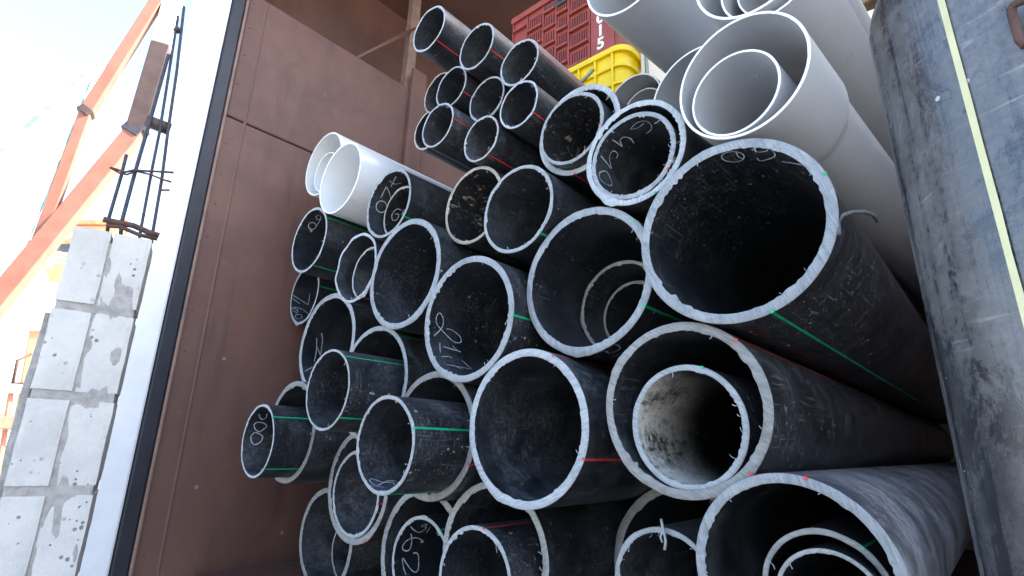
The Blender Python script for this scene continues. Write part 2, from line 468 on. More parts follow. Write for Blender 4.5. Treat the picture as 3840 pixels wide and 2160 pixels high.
# ------------------------------------------------------------------ block pier at the left with its steel
PIER = Vector((-1.826, 0.310, 0.0)); PA = math.atan2(0.963, 0.27)
pier = empty('block_pier', (PIER.x, PIER.y, GROUND_Z), (0, 0, PA))
tag(pier, 'pale pitted cement block pier left of the white door post', 'pier')
def rough_block(name, lo, hi, amp=0.0025, cuts=5, seed=0):
    bm = bmesh.new(); bm_box(bm, lo, hi, 0.0)
    bmesh.ops.subdivide_edges(bm, edges=bm.edges[:], cuts=cuts, use_grid_fill=True)
    for vv in bm.verts:
        p = vv.co * 21.0 + Vector((seed * 7.3, seed * 1.7, seed * 3.1))
        q = noise.noise_vector(p) * amp + noise.noise_vector(p * 3.1) * amp * 0.6
        # knock off the arrises
        e = sum(1 for i in range(3) if abs(vv.co[i] - lo[i]) < 1e-5 or abs(vv.co[i] - hi[i]) < 1e-5)
        if e >= 2:
            c = Vector([(a + b) / 2 for a, b in zip(lo, hi)])
            dd = c - vv.co
            q += Vector((0.0014 * (1 if dd.x > 0 else -1), 0.0014 * (1 if dd.y > 0 else -1), 0.0014 * (1 if dd.z > 0 else -1))) * random.uniform(0.3, 1.6)
        vv.co += q
    return bm_mesh(name, bm)
TOPZ = 0.535 - GROUND_Z; COURSE = 0.236
i = 0; ztop = TOPZ
while ztop > 0.02:
    zb = max(ztop - 0.214, 0.0)
    for sx, (a, b) in enumerate(((-0.092, -0.0045), (-0.0010, 0.092))):
        dy = 0.004 if sx else 0.0
        new_obj('block', rough_block('block', (a, 0.0 + dy, zb), (b, 0.17, ztop), 0.0009, 6, i * 2 + sx), 'cement_block', pier)
    ztop -= COURSE; i += 1
new_obj('mortar', rough_block('mortar', (-0.089, 0.0050, 0.0), (0.088, 0.160, TOPZ - 0.03), 0.0018, 24, 50), 'mortar', pier)
new_obj('rear_render', rough_block('rear_render', (-0.116, 0.060, 0.0), (-0.096, 0.20, TOPZ - 0.24), 0.006, 22, 71), 'mortar', pier)

cage = empty('rebar_cage', at(470, 890, 1.9))
tag(cage, 'rusty starter bars and wire ties rising from the block pier', 'rebar')
D0 = 1.90
def bar(name, pts, rad, mat='rusty_bar', d=D0):
    P = [at(x, y, d + (q[0] if q else 0.0)) - Vector(cage.location) for (x, y, *q) in pts]
    return new_obj(name, tube_mesh(name, P, rad, 8), mat, cage)
bar('bar', [(402, 872, .02), (409, 815, .02), (455, 658, .02), (474, 580, .02)], 0.0048)
bar('bar', [(452, 885), (458, 826), (508, 640), (555, 478), (623, 236), (632, 205)], 0.0054)
bar('bar', [(520, 905), (530, 850), (573, 620), (598, 497), (657, 124), (668, 60)], 0.0042)
bar('bar', [(568, 912), (573, 870), (607, 670), (629, 497), (663, 267), (690, 25)], 0.0046)
bar('tie', [(386, 822), (430, 832), (500, 846), (560, 872), (596, 884)], 0.0085, 'rusty_wire')
bar('tie', [(398, 846), (450, 850), (520, 880), (590, 896)], 0.0060, 'rusty_wire')
bar('tie', [(412, 628), (440, 636), (468, 646), (500, 638), (560, 642), (608, 644), (651, 647)], 0.0034, 'rusty_wire', D0 - 0.015)
bar('tie', [(412, 628), (450, 650), (475, 655), (510, 642), (566, 655), (612, 674), (642, 682)], 0.0030, 'rusty_wire', D0 - 0.012)
bar('tie', [(604, 713), (622, 713), (636, 713)], 0.0030, 'rusty_wire', D0 - 0.01)
bar('flat_bar', [(548, 452), (590, 468), (638, 486)], 0.020, 'brown_or_shaded_steel', D0 + 0.02)
bar('flat_bar', [(660, 118), (668, 106)], 0.010, 'rusty_bar')

# steel frames of a shed beyond the pier
FD = 5.0
def frame(name, label, segs):
    e = empty(name, at(*segs[0][0], FD) * 1.0)
    tag(e, label, 'steel frame')
    for (a, b, w, mat, nm) in segs:
        pa = at(*a, FD) - Vector(e.location); pb = at(*b, FD) - Vector(e.location)
        new_obj(nm, beam_mesh(nm, pa, pb, w, w, Vector((0.9, -0.35, 0.2))), mat, e)
    return e
frame('orange_truss', 'thick orange box-section frame leaning up past the rebar, upright above its elbow coloured as shaded, its top as sunlit', [
    ((-140, 1290), (506, 500), 0.120, 'orange_steel', 'diagonal_tube'),
    ((512, 498), (604, 178), 0.135, 'brown_or_shaded_steel', 'upright_tube'),  # dark colour paints the shaded stretch of the same tube
    ((605, 176), (672, -90), 0.130, 'pale_plaster_or_sunlit', 'upper_tube'),  # pale colour paints the sunlit stretch of the same tube
    ((486, 508), (532, 470), 0.130, 'rusty_bar', 'elbow')])
frame('orange_truss', 'thinner orange box-section frame at upper left, bent beside the printed board', [
    ((650, -90), (322, 428), 0.085, 'orange_steel', 'upper_tube'),
    ((320, 432), (118, 985), 0.075, 'orange_steel', 'lower_tube'),
    ((306, 430), (336, 416), 0.095, 'brown_or_shaded_steel', 'elbow')])
brd = empty('printed_board', at(60, 990, 6.2))
tag(brd, 'large white and pale blue printed board seen edge-on at far left', 'billboard')
o0 = Vector(brd.location)
c = [at(352, 236, 7.6) - o0, at(58, 985, 6.2) - o0, at(-330, 1330, 4.9) - o0, at(-500, 1000, 4.6) - o0]
nrm = (c[1] - c[0]).cross(c[2] - c[0]).normalized() * 0.04
new_obj('sheet', mesh_from('sheet', c + [p - nrm for p in c], [(0, 1, 2, 3), (7, 6, 5, 4), (0, 4, 5, 1), (1, 5, 6, 2), (2, 6, 7, 3), (3, 7, 4, 0)]), 'printed_sheet', brd)
new_obj('edge_rail', beam_mesh('edge_rail', c[0] + Vector((0, 0, 0)) - nrm * 2, c[1] - nrm * 2, 0.07, 0.07), 'white_paint', brd)

# yard things further off
fence = empty('yard_fence', at(40, 1600, 9.0))
tag(fence, 'orange barred yard fence under a white rail at the far lower left', 'fence')
fo = Vector(fence.location)
def fbar(name, a, b, w, mat, d=9.0):
    new_obj(name, beam_mesh(name, at(*a, d) - fo, at(*b, d) - fo, w, w, Vector((0.95, 0.3, 0.1))), mat, fence)
fbar('top_rail', (-260, 1448), (170, 1462), 0.10, 'white_paint')
fbar('mid_rail', (-260, 1578), (170, 1592), 0.14, 'orange_steel', 8.97)
fbar('bottom_rail', (-300, 1950), (120, 1930), 0.12, 'orange_steel')
for q in range(9):
    x = 135 - q * 46
    fbar('picket', (x, 1462), (x - 75, 1945), 0.045, 'white_paint' if q % 2 else 'orange_steel', 9.03)
pil = empty('gate_pillar', at(130, 1460, 10.0))
tag(pil, 'tan plastered gate pillar above the yard fence with a rusty foot', 'pillar')
po = Vector(pil.location)
new_obj('shaft', beam_mesh('shaft', at(118, 1560, 10.0) - po, at(172, 1240, 10.0) - po, 0.30, 0.30, Vector((0.9, -0.3, 0)), 0.02), 'tan_plaster', pil)
new_obj('cap', beam_mesh('cap', at(168, 1248, 10.0) - po, at(173, 1214, 10.0) - po, 0.40, 0.40, Vector((0.9, -0.3, 0)), 0.02), 'pale_plaster_or_sunlit', pil)
new_obj('foot', beam_mesh('foot', at(118, 1452, 9.9) - po, at(121, 1436, 9.9) - po, 0.34, 0.34, Vector((0.9, -0.3, 0)), 0.02), 'rusty_wire', pil)
new_obj('hand_rail', tube_mesh('hand_rail', [at(45, 1450, 9.8) - po, at(66, 1352, 9.8) - po, at(120, 1326, 9.8) - po], 0.02), 'rusty_wire', pil)

house = empty('far_house', at(240, 1000, 22.0))
tag(house, 'far tan house with red roof and balcony rails behind the top of the pier', 'house')
ho = Vector(house.location)
def hquad(name, pts, d, mat, depth=0.8):
    P = [at(x, y, d) - ho for x, y in pts]
    back = Vector((-0.95, 0.2, 0)) * depth
    n = len(P)
    fs = [tuple(range(n)), tuple(range(2 * n - 1, n - 1, -1))] + [(i, i + n, (i + 1) % n + n, (i + 1) % n) for i in range(n)]
    return new_obj(name, mesh_from(name, P + [p + back for p in P], fs), mat, house)
hquad('wall', [(150, 960), (205, 838), (470, 838), (470, 990)], 22.0, 'tan_plaster', 4.0)
hquad('roof', [(190, 840), (232, 822), (480, 822), (480, 842)], 21.8, 'roof_tile', 4.5)
hquad('window', [(212, 945), (228, 915), (262, 915), (285, 950)], 21.9, 'window_dark', 0.1)
hquad('door_frame', [(276, 1000), (296, 868), (303, 868), (286, 1000)], 21.7, 'foliage_trim', 0.2)
for q, yy in enumerate((948, 966, 984)):
    hquad('balcony_rail', [(196, yy - 8), (196, yy - 2), (282, yy + 12), (282, yy + 5)], 21.5, 'white_paint', 0.1)
hquad('balcony_post', [(172, 998), (178, 925), (198, 925), (194, 998)], 21.6, 'white_paint', 0.3)

# ------------------------------------------------------------------ the pipes
# key, centre of the cut end, axis, radius, wall share, stripes (colour, angle), chalk inside, chalk outside (angle, depth)
TABLE = [
    ('P1',(-1.3692,1.0,1.455),(0.0,1.0,0.0),0.0903,0.078,[('r',-0.98)],[],[]),
    ('P2',(-1.098,0.9961,1.2314),(0.0,1.0,0.0),0.0809,0.078,[('r',-0.597),('r',-2.16)],[],[]),
    ('P3',(-0.9125,1.0015,1.0798),(0.0,1.0,0.0),0.0747,0.078,[('r',0.091)],[],[]),
    ('P5',(-1.2366,1.0177,1.1527),(0.0,1.0,0.0),0.0764,0.078,[('r',-0.605)],[],[]),
    ('P6',(-1.0523,1.0104,1.0215),(0.0,1.0,0.0),0.0748,0.078,[('r',-0.325)],[],[]),
    ('P8',(-0.9047,0.9965,0.93),(0.0,1.0,0.0),0.0733,0.078,[('r',-0.71)],[],[]),
    ('P7',(-1.2539,0.9866,0.9972),(0.0,1.0,0.0),0.0782,0.078,[('r',-0.064)],[],[]),
    ('P9',(-1.0482,0.9917,0.8709),(0.0,1.0,0.0),0.0739,0.078,[('r',-1.061),('r',0.413)],[],[]),
    ('P10',(-0.7213,1.0302,0.7927),(0.0,1.0,0.0),0.1271,0.12,[('r',-1.637)],[],[]),
    ('P10a',(-0.7221,0.999,0.781),(0.0,1.0,0.0),0.0992,0.09,[('r',-0.279)],[],[]),
    ('P11',(-0.5283,0.9698,0.6295),(0.0,1.0,0.0),0.1236,0.1,[('g',-1.157)],[],[]),
    ('P11a',(-0.5333,0.9709,0.624),(0.0,1.0,0.0),0.1042,0.1,[('r',-0.621)],[[(1.774,0.034),(1.522,0.023),(1.287,0.025),(1.27,0.047),(1.419,0.069),(1.587,0.077)],[(1.782,0.036),(1.609,0.043),(1.388,0.033)],[(2.267,0.021),(2.25,0.043),(2.243,0.063),(2.166,0.043),(2.036,0.044),(1.963,0.064),(1.998,0.085)],[(2.763,0.012),(2.83,0.044),(2.87,0.063),(2.658,0.043),(2.468,0.045),(2.463,0.066),(2.574,0.069)],[(-3.075,0.015),(3.041,0.044),(-3.089,0.068),(-2.914,0.064),(-2.816,0.03),(-2.909,0.012),(-3.075,0.015)]],[]),
    ('P12',(-0.3183,0.9228,0.3785),(0.0,1.0,0.0),0.1732,0.105,[('g',-1.209),('g',0.34)],[[(1.393,0.038),(1.426,0.047),(1.474,0.052),(1.528,0.052),(1.577,0.046),(1.611,0.037),(1.624,0.026),(1.614,0.017),(1.584,0.01),(1.538,0.007),(1.486,0.008),(1.436,0.012),(1.4,0.019),(1.384,0.028),(1.393,0.038)],[(1.433,0.014),(1.453,0.034),(1.418,0.048)],[(1.243,0.011),(1.174,0.021),(1.056,0.009),(1.048,-0.003),(1.16,0.002),(1.243,0.011)],[(1.019,-0.003),(0.985,0.016),(1.058,0.041),(1.245,0.063),(1.264,0.048)],[(0.982,0.055),(0.728,0.028),(0.451,-0.022)]],[]),
    ('P13',(-0.666,0.9794,0.3596),(0.0,1.0,0.0),0.1734,0.105,[('g',-0.51),('g',0.704)],[],[[(-1.416,0.003),(-1.296,0.007),(-1.317,0.033),(-1.238,0.038),(-1.157,0.033),(-1.116,0.012),(-1.131,-0.0)],[(-1.415,0.065),(-1.323,0.061),(-1.229,0.063)]]),
    ('P14',(-0.7877,0.923,0.0313),(0.0,1.0,0.0),0.1699,0.105,[('r',-0.375),('r',1.077)],[],[]),
    ('P15',(-0.4331,0.9423,0.0682),(0.0,1.0,0.0),0.1568,0.105,[('r',0.813),('r',-0.755)],[],[]),
    ('P15a',(-0.4274,0.9486,0.0356),(0.0,1.0,0.0),0.1094,0.1,[('g',1.225)],[],[]),
    ('P21',(-1.152,0.8226,-0.0193),(0.0,1.0,0.0),0.1188,0.078,[('g',0.349),('g',-1.215)],[[(-2.221,0.015),(-2.099,0.013),(-1.992,0.025),(-2.106,0.053),(-2.161,0.078),(-2.088,0.092),(-1.963,0.094)],[(-2.243,0.019),(-2.191,0.033),(-2.094,0.05),(-2.1,0.079)],[(-1.973,0.005),(-1.877,0.038)]],[]),
    ('P23',(-1.4564,0.8235,0.1246),(0.0,1.0,0.0),0.1169,0.06,[('g',0.887),('g',-0.751)],[],[]),
    ('P25',(-1.9502,0.8652,-0.0302),(0.0,1.0,0.0),0.1236,0.062,[('g',0.703),('g',-0.808)],[[(2.228,0.023),(2.394,0.035),(2.444,0.05),(2.339,0.056),(2.182,0.049)],[(2.652,0.024),(2.809,0.035),(2.88,0.052),(2.798,0.065),(2.682,0.073),(2.587,0.057),(2.562,0.034),(2.652,0.024)],[(3.052,0.025),(-3.059,0.033),(-3.003,0.046),(-3.079,0.063),(3.041,0.069),(2.941,0.052),(2.916,0.035),(3.052,0.025)]],[]),
    ('P26',(-2.0818,1.0067,0.7869),(0.0,1.0,0.0),0.1435,0.065,[('g',0.506),('g',-1.069)],[[(2.24,0.066),(2.298,0.068),(2.352,0.066),(2.392,0.061),(2.411,0.054),(2.405,0.047),(2.377,0.04),(2.33,0.035),(2.274,0.033),(2.218,0.034),(2.175,0.038),(2.153,0.045),(2.158,0.053),(2.19,0.06),(2.24,0.066)],[(1.809,0.057),(1.863,0.06),(1.912,0.061),(1.948,0.059),(1.965,0.054),(1.961,0.049),(1.936,0.044),(1.894,0.04),(1.842,0.037),(1.789,0.036),(1.745,0.037),(1.723,0.041),(1.729,0.046),(1.76,0.052),(1.809,0.057)],[(2.278,0.067),(2.114,0.067),(1.968,0.064),(1.898,0.066)],[(2.436,0.049),(2.506,0.061)],[(2.415,0.057),(2.492,0.062)]],[]),
    ('P28',(-1.6721,0.9972,0.5833),(0.0,1.0,0.0),0.1301,0.078,[('r',-1.122)],[],[]),
    ('P29',(-1.4963,0.9889,0.7854),(0.0,1.0,0.0),0.1277,0.078,[('g',-0.647)],[[(2.786,0.07),(2.867,0.07),(2.946,0.066),(3.006,0.058),(3.035,0.048),(3.027,0.039),(2.983,0.031),(2.914,0.027),(2.834,0.026),(2.758,0.029),(2.7,0.036),(2.672,0.046),(2.678,0.055),(2.719,0.064),(2.786,0.07)],[(2.592,0.034),(2.319,0.033),(2.203,0.032),(2.319,0.052),(2.503,0.075)],[(2.137,0.048),(1.634,0.029)],[(1.94,0.024),(1.982,0.052),(1.827,0.068)]],[]),
    ('P30',(-1.8857,1.0031,1.0121),(0.0,1.0,0.0),0.1532,0.05,[],[],[]),
    ('P31',(-2.2091,1.0836,1.2209),(0.0,1.0,0.0),0.1578,0.05,[],[],[]),
    ('P32',(-1.3353,0.9639,0.4923),(0.0,1.0,0.0),0.1776,0.105,[],[],[]),
    ('P33',(-1.0016,0.9314,0.302),(0.0,1.0,0.0),0.1654,0.105,[('g',-0.088)],[[(-2.93,0.02),(-3.128,0.049),(2.991,0.051),(2.883,0.034),(2.977,0.025),(3.107,0.031),(-3.027,0.063),(-2.904,0.094),(-2.924,0.122),(-3.042,0.119),(-3.135,0.085),(-3.126,0.067)],[(-2.832,0.04),(-2.605,0.033)],[(-2.754,0.049),(-2.711,0.115)],[(-2.809,0.087),(-2.723,0.102)],[(-2.504,0.031),(-2.539,0.055),(-2.521,0.07)],[(-2.299,0.033),(-2.292,0.08),(-2.278,0.125)],[(-2.506,0.107),(-2.299,0.127)],[(-2.284,0.066),(-2.209,0.083)]],[]),
    ('P34',(-1.0965,1.0194,0.6779),(0.0,1.0,0.0),0.1229,0.078,[],[],[]),
    ('P35',(-0.869,0.9653,0.5841),(0.0,1.0,0.0),0.1212,0.078,[('g',-0.819)],[],[]),
    ('P16',(-0.2653,0.9178,-0.1761),(0.0,1.0,0.0),0.1432,0.105,[('r',1.346)],[],[]),
    ('P16a',(-0.2306,0.9523,-0.1979),(0.0,1.0,0.0),0.0881,0.09,[('g',0.927)],[],[]),
    ('P16b',(-0.2205,0.924,-0.2046),(0.0,1.0,0.0),0.0721,0.078,[],[],[]),
    ('P17',(-0.59,1.2824,-0.2791),(0.0,1.0,0.0),0.1957,0.105,[('r',0.827)],[],[]),
    ('P17a',(-0.5267,1.0374,-0.2582),(0.0,1.0,0.0),0.1075,0.09,[],[],[]),
    ('P18',(-0.9605,1.0206,-0.2671),(0.0,1.0,0.0),0.1704,0.1,[('r',0.922)],[],[]),
    ('P18a',(-0.9427,0.9465,-0.3057),(0.0,1.0,0.0),0.1155,0.078,[('r',1.347)],[],[]),
    ('P19',(-1.3156,1.1003,-0.3322),(0.0,1.0,0.0),0.1887,0.105,[],[],[]),
    ('P19a',(-1.2804,1.0695,-0.3386),(0.0,1.0,0.0),0.1232,0.078,[('g',0.9)],[[(2.284,0.02),(2.446,0.044),(2.555,0.069),(2.512,0.083),(2.434,0.09),(2.342,0.079),(2.355,0.067),(2.252,0.067),(2.283,0.085)],[(2.601,0.103),(2.385,0.104)],[(2.569,0.04),(2.737,0.053),(2.927,0.057),(3.033,0.05),(3.009,0.033),(2.922,0.025),(2.775,0.033),(2.708,0.054),(2.743,0.079),(2.86,0.101),(2.859,0.09)],[(3.122,0.07),(3.127,0.083),(-3.047,0.091),(-2.797,0.089),(-2.707,0.077),(-2.761,0.063),(-2.928,0.047),(-3.073,0.034),(-3.027,0.031),(-2.826,0.035),(-2.672,0.04)]],[]),
    ('P20',(-1.6409,1.0794,-0.1617),(0.0,1.0,0.0),0.1767,0.105,[('r',-1.119)],[],[]),
    ('P20a',(-1.6361,1.0725,-0.184),(0.0,1.0,0.0),0.1358,0.078,[('r',-0.15)],[],[]),
    ('P21o',(-1.1674,0.9841,0.0093),(0.0,1.0,0.0),0.1701,0.105,[('r',-0.424)],[],[]),
    ('P23o',(-1.486,0.9907,0.1635),(0.0,1.0,0.0),0.1823,0.085,[('g',0.855)],[],[]),
    ('P24',(-2.114,1.1638,0.3715),(0.0,1.0,0.0),0.2193,0.105,[],[[(2.881,0.057),(-3.124,0.067),(-2.846,0.059)],[(3.066,0.065),(-3.113,0.079),(-3.033,0.089),(2.951,0.089),(2.749,0.073)],[(-2.556,0.007),(-2.626,0.027),(-2.694,0.048)]],[]),
    ('P25o',(-1.9578,0.9823,0.0062),(0.0,1.0,0.0),0.1803,0.105,[],[],[]),
    ('P22',(-1.9307,1.1585,-0.3735),(0.0,1.0,0.0),0.1804,0.105,[],[],[]),
    ('P27',(-2.3693,1.163,0.628),(0.0,1.0,0.0),0.1407,0.078,[('g',0.12)],[[(3.034,0.004),(-3.135,0.048),(-3.025,0.088)],[(-3.137,0.002),(-2.987,0.046)],[(2.847,0.086),(3.032,0.089),(-3.025,0.088)],[(-2.71,0.005),(-2.811,0.022),(-2.779,0.063),(-2.605,0.091)],[(-2.44,0.051),(-2.375,0.047),(-2.309,0.04),(-2.257,0.032),(-2.234,0.024),(-2.249,0.018),(-2.296,0.015),(-2.36,0.016),(-2.426,0.019),(-2.482,0.025),(-2.521,0.033),(-2.537,0.041),(-2.527,0.047),(-2.494,0.051),(-2.44,0.051)],[(-2.68,0.008),(-2.582,0.027),(-2.708,0.033),(-2.751,0.017)]],[]),
    ('P28a',(-1.66,1.0429,0.5713),(0.0,1.0,0.0),0.102,0.078,[],[],[]),
    ('P29a',(-1.4911,1.0377,0.7668),(0.0,1.0,0.0),0.0974,0.078,[],[[(2.563,0.059),(2.606,0.039),(2.911,0.028),(3.1,0.037),(2.994,0.054),(2.776,0.056),(2.809,0.041)]],[]),
    ('P31a',(-2.1908,1.0899,1.1763),(0.0,1.0,0.0),0.0962,0.05,[],[],[]),
    ('P13a',(-0.6839,1.1706,0.3354),(0.0,1.0,0.0),0.1241,0.07,[],[],[]),
    ('P13b',(-0.6993,1.2658,0.3325),(0.0,1.0,0.0),0.0987,0.078,[],[],[]),
    ('P4',(-1.4443,1.1265,1.2864),(0.0,1.0,0.0),0.0852,0.078,[],[],[]),
    ('P7b',(-1.6175,1.2251,1.2432),(0.0,1.0,0.0),0.0913,0.078,[('r',-1.179)],[],[]),
    ('P22a',(-1.9108,1.2481,-0.4181),(0.0,1.0,0.0),0.1123,0.078,[],[],[]),
    ('G3',(-0.2754,0.9251,0.6815),(0.0783,0.9965,0.0289),0.1242,0.042,[],[],[]),
    ('G3a',(-0.2899,0.9301,0.6528),(0.0783,0.9965,0.0289),0.0854,0.055,[],[[(1.619,0.093),(1.395,0.09),(1.119,0.092)],[(1.611,0.086),(1.39,0.084),(1.117,0.086)],[(1.381,0.07),(1.423,0.095),(1.448,0.111)],[(1.448,0.075),(1.194,0.081)]],[]),
    ('G4',(-0.4629,1.195,0.8787),(0.0783,0.9965,0.0289),0.1322,0.045,[],[],[]),
    ('G5',(-0.7333,1.3519,1.0462),(0.0783,0.9965,0.0289),0.1043,0.05,[],[],[]),
    ('G5a',(-0.7294,1.4115,1.0565),(0.0783,0.9965,0.0289),0.0759,0.06,[],[],[]),
    ('G1',(-0.556,1.0124,1.2014),(0.0783,0.9965,0.0289),0.1311,0.045,[],[],[]),
    ('G2',(-0.239,0.9495,0.9536),(0.0783,0.9965,0.0289),0.1222,0.045,[],[],[]),
    ('G2a',(-0.2181,0.964,0.9142),(0.0783,0.9965,0.0289),0.0951,0.045,[],[],[]),
    ('G2b',(-0.2079,0.9931,0.9235),(0.0783,0.9965,0.0289),0.08,0.045,[],[],[]),
]

LABELS = {
 'P1': 'small black pipe at the very top left of the small pipes, cut end dirty underneath',
 'P2': 'small black pipe second from left in the top row of small pipes',
 'P3': 'small black pipe ending the top small row, in front of the red crate',
 'P4': 'small black pipe hidden behind the leftmost front pipe of the second small row',
 'P5': 'small black pipe at the left front of the second small row, half covering another',
 'P6': 'small black pipe in the middle of the second small row',
 'P8': 'small black pipe at the right end of the second small row',
 'P7': 'small black pipe at the left front of the lowest small row',
 'P7b': 'small black pipe with tan dirty rim tucked behind the lowest left small pipe',
 'P9': 'small black pipe at the right end of the lowest small row',
 'P10': 'medium black pipe under the yellow crate with a thinner pipe poking out of it',
 'P10a': 'thinner black pipe poking out of the medium pipe under the yellow crate',
 'P11': 'medium thick-rimmed black pipe touching the left side of the big grey socket',
 'P11a': 'chalk-scribbled dusty black pipe nested in the medium pipe beside the grey socket',
 'P12': 'biggest empty black pipe, below the grey socket, with chalk rings inside its top',
 'P13': 'large black pipe holding two ever smaller pipes deep inside, left of the biggest',
 'P13a': 'middle-sized of the three nested black pipes left of the biggest pipe',
 'P13b': 'smallest and deepest of the three nested black pipes left of the biggest pipe',
 'P14': 'large empty black pipe with a red stripe at the centre of the lower stack',
 'P15': 'large black pipe directly below the biggest one, holding a mud-splashed pipe',
 'P15a': 'bright-rimmed black pipe splashed with pale mud inside, nested in a larger one',
 'P16': 'large black pipe in the bottom right corner with a pale scuffed top',
 'P16a': 'thick grey-rimmed pipe just inside the bottom right corner pipe',
 'P16b': 'thin-rimmed innermost pipe inside the bottom right corner pipe',
 'P17': 'dull-rimmed black pipe in the bottom row just left of the corner pipe',
 'P17a': 'black pipe with a long plastic sliver standing on its rim, bottom row',
 'P18': 'large black pipe in the bottom row below the red-striped central pipe',
 'P18a': 'ragged-rimmed black pipe with thin red stripe poking out at bottom centre',
 'P19': 'large black bottom-row pipe around the pipe with chalk squiggles',
 'P19a': 'black bottom-row pipe with big chalk squiggles down its inside',
 'P20': 'large black pipe at lower left with a second pipe fitted close inside it',
 'P20a': 'black pipe fitted close inside the large lower left pipe',
 'P21': 'black pipe with bright green stripe poking far out, a chalk loop in its bottom',
 'P21o': 'large black pipe with tan-stained lower rim around the far-poking green-striped pipe',
 'P22': 'large black pipe at the left end of the bottom row against the brown steel',
 'P22a': 'thin-rimmed pipe standing back inside the leftmost bottom-row pipe',
 'P23': 'empty black pipe with two green stripes poking out above the chalk-loop pipe',
 'P23o': 'large black pipe around the empty pipe with two green stripes',
 'P24': 'large thick-rimmed black pipe at left with a chalk N stroke inside',
 'P25': 'black pipe poking out furthest left, chalked with a row of noughts',
 'P25o': 'large black pipe around the leftmost pipe chalked with noughts',
 'P26': 'black pipe with green stripes and two chalk rings, just below the white pipes',
 'P27': 'bent-edged black pipe with chalk strokes at far left under the ring-chalked pipe',
 'P28': 'medium black pipe with wavy dirty rim and a smaller pipe inside, at left',
 'P28a': 'smaller pipe inside the wavy-rimmed medium pipe at left',
 'P29': 'black pipe with chalk letters inside, lying against the front white pipe',
 'P29a': 'small tan-rimmed pipe chalked 6 inside the chalk-lettered pipe by the white one',
 'P30': 'front white plastic pipe, overlapping the other white pipe',
 'P31': 'rear white plastic pipe at far left with a thinner white pipe inside',
 'P31a': 'thin white pipe inside the rear white pipe',
 'P32': 'large black pipe without writing, speckled inside, right of the wavy-rimmed pipe',
 'P33': 'large black pipe with a long chalk scrawl down its lower left inside',
 'P34': 'medium black pipe with pale mud blotches inside, below the small pipes',
 'P35': 'medium black pipe with even pale rim and green stripe beside the mud-blotched one',
 'G1': 'grey plastic pipe at top centre jutting out in front of the red crate',
 'G2': 'grey plastic pipe at the top edge with two more grey rims inside',
 'G2a': 'middle grey pipe of three nested at the top edge',
 'G2b': 'innermost grey pipe of three nested at the top edge',
 'G3': 'large grey plastic pipe with widened socket end on top of the biggest black pipe',
 'G3a': 'grey pipe with a white scribble inside, nested in the large grey socket',
 'G4': 'grey plastic pipe half hidden behind the left side of the large socket',
 'G5': 'smaller grey plastic pipe right of the yellow crate, mostly hidden',
 'G5a': 'thin grey pipe inside the smaller grey pipe right of the yellow crate',
}
SMALL = {'P1', 'P2', 'P3', 'P4', 'P5', 'P6', 'P7', 'P7b', 'P8', 'P9'}
DULL = {'P15', 'P16a', 'P16b', 'P17', 'P18', 'P19', 'P21o', 'P22', 'P22a', 'P20', 'P13a', 'P13b', 'P25o'}
DIRTY = {'P7b', 'P29a', 'P34', 'P4'}
LENGTH = {'P1': 0.62, 'P4': 0.50}
#            dust  specks scratches
WEAR = {'P12': (0.22, 1.0, 0.9), 'P14': (0.75, 0.35, 0.6), 'P15': (0.55, 0.3, 0.95), 'P15a': (0.55, 0.9, 0.4), 'P16': (0.95, 0.25, 0.7),
        'P13': (0.40, 0.85, 0.45), 'P33': (0.40, 0.9, 0.6), 'P32': (0.45, 0.9, 0.4), 'P34': (0.75, 1.0, 0.5), 'P11a': (0.95, 0.4, 0.5),
        'P21': (0.60, 0.6, 0.7), 'P23': (0.45, 0.7, 0.6), 'P25': (0.55, 0.35, 0.35), 'P26': (0.35, 0.35, 0.3), 'P24': (0.40, 0.4, 0.4),
        'P18': (0.4, 0.4, 0.9), 'P18a': (0.55, 0.5, 0.7), 'P19a': (0.15, 0.5, 0.3), 'P28': (0.8, 0.5, 0.4), 'P29a': (0.8, 0.6, 0.3),
        'P16a': (0.25, 0.4, 0.4), 'P10a': (0.35, 1.0, 0.4)}
OVAL = {'P27': (0.94, 1.03), 'P28': (0.985, 1.01), 'P20': (0.985, 1.01)}
# mud thrown on the inside of one pipe
t = NT('muddy_inside'); v = t.coords(0.0)
sx = t.n('ShaderNodeSeparateXYZ'); tc = t.n('ShaderNodeTexCoord'); t.put(sx.inputs[0], tc.outputs['Object'])
n1 = t.noise(t.scale(v, (18.0, 5.0, 18.0)), 1.0, 8.0, 0.75, 0.6); n2 = t.noise(v, 75.0, 7.0, 0.75)
near = t.ramp(sx.outputs[1], 0.04, 0.30, 1.0, 0.0)
side = t.ramp(t.math('ADD', sx.outputs[0], t.math('MULTIPLY', sx.outputs[2], 0.35)), -0.085, 0.055, 1.0, 0.0)
mud = t.math('MULTIPLY', t.math('MULTIPLY', near, side), t.ramp(t.math('ADD', t.math('MULTIPLY', n1, 0.6), t.math('MULTIPLY', n2, 0.5)), 0.42, 0.62), clamp=True)
vo = t.voro(t.scale(v, (1.0, 0.5, 1.0)), 70.0); rnd = t.n('ShaderNodeSeparateColor'); t.put(rnd.inputs[0], vo.outputs['Color'])
dot = t.math('LESS_THAN', vo.outputs['Distance'], t.ramp(rnd.outputs[0], 0.6, 1.0, 0.0, 0.24))
mud = t.math('MAXIMUM', mud, t.math('MULTIPLY', dot, t.ramp(n1, 0.45, 0.6)), clamp=True)
t.finish(t.mix(mud, (0.012, 0.012, 0.013), (0.66, 0.62, 0.53)), t.ramp(mud, 0, 1, 0.35, 0.9), 0.4)

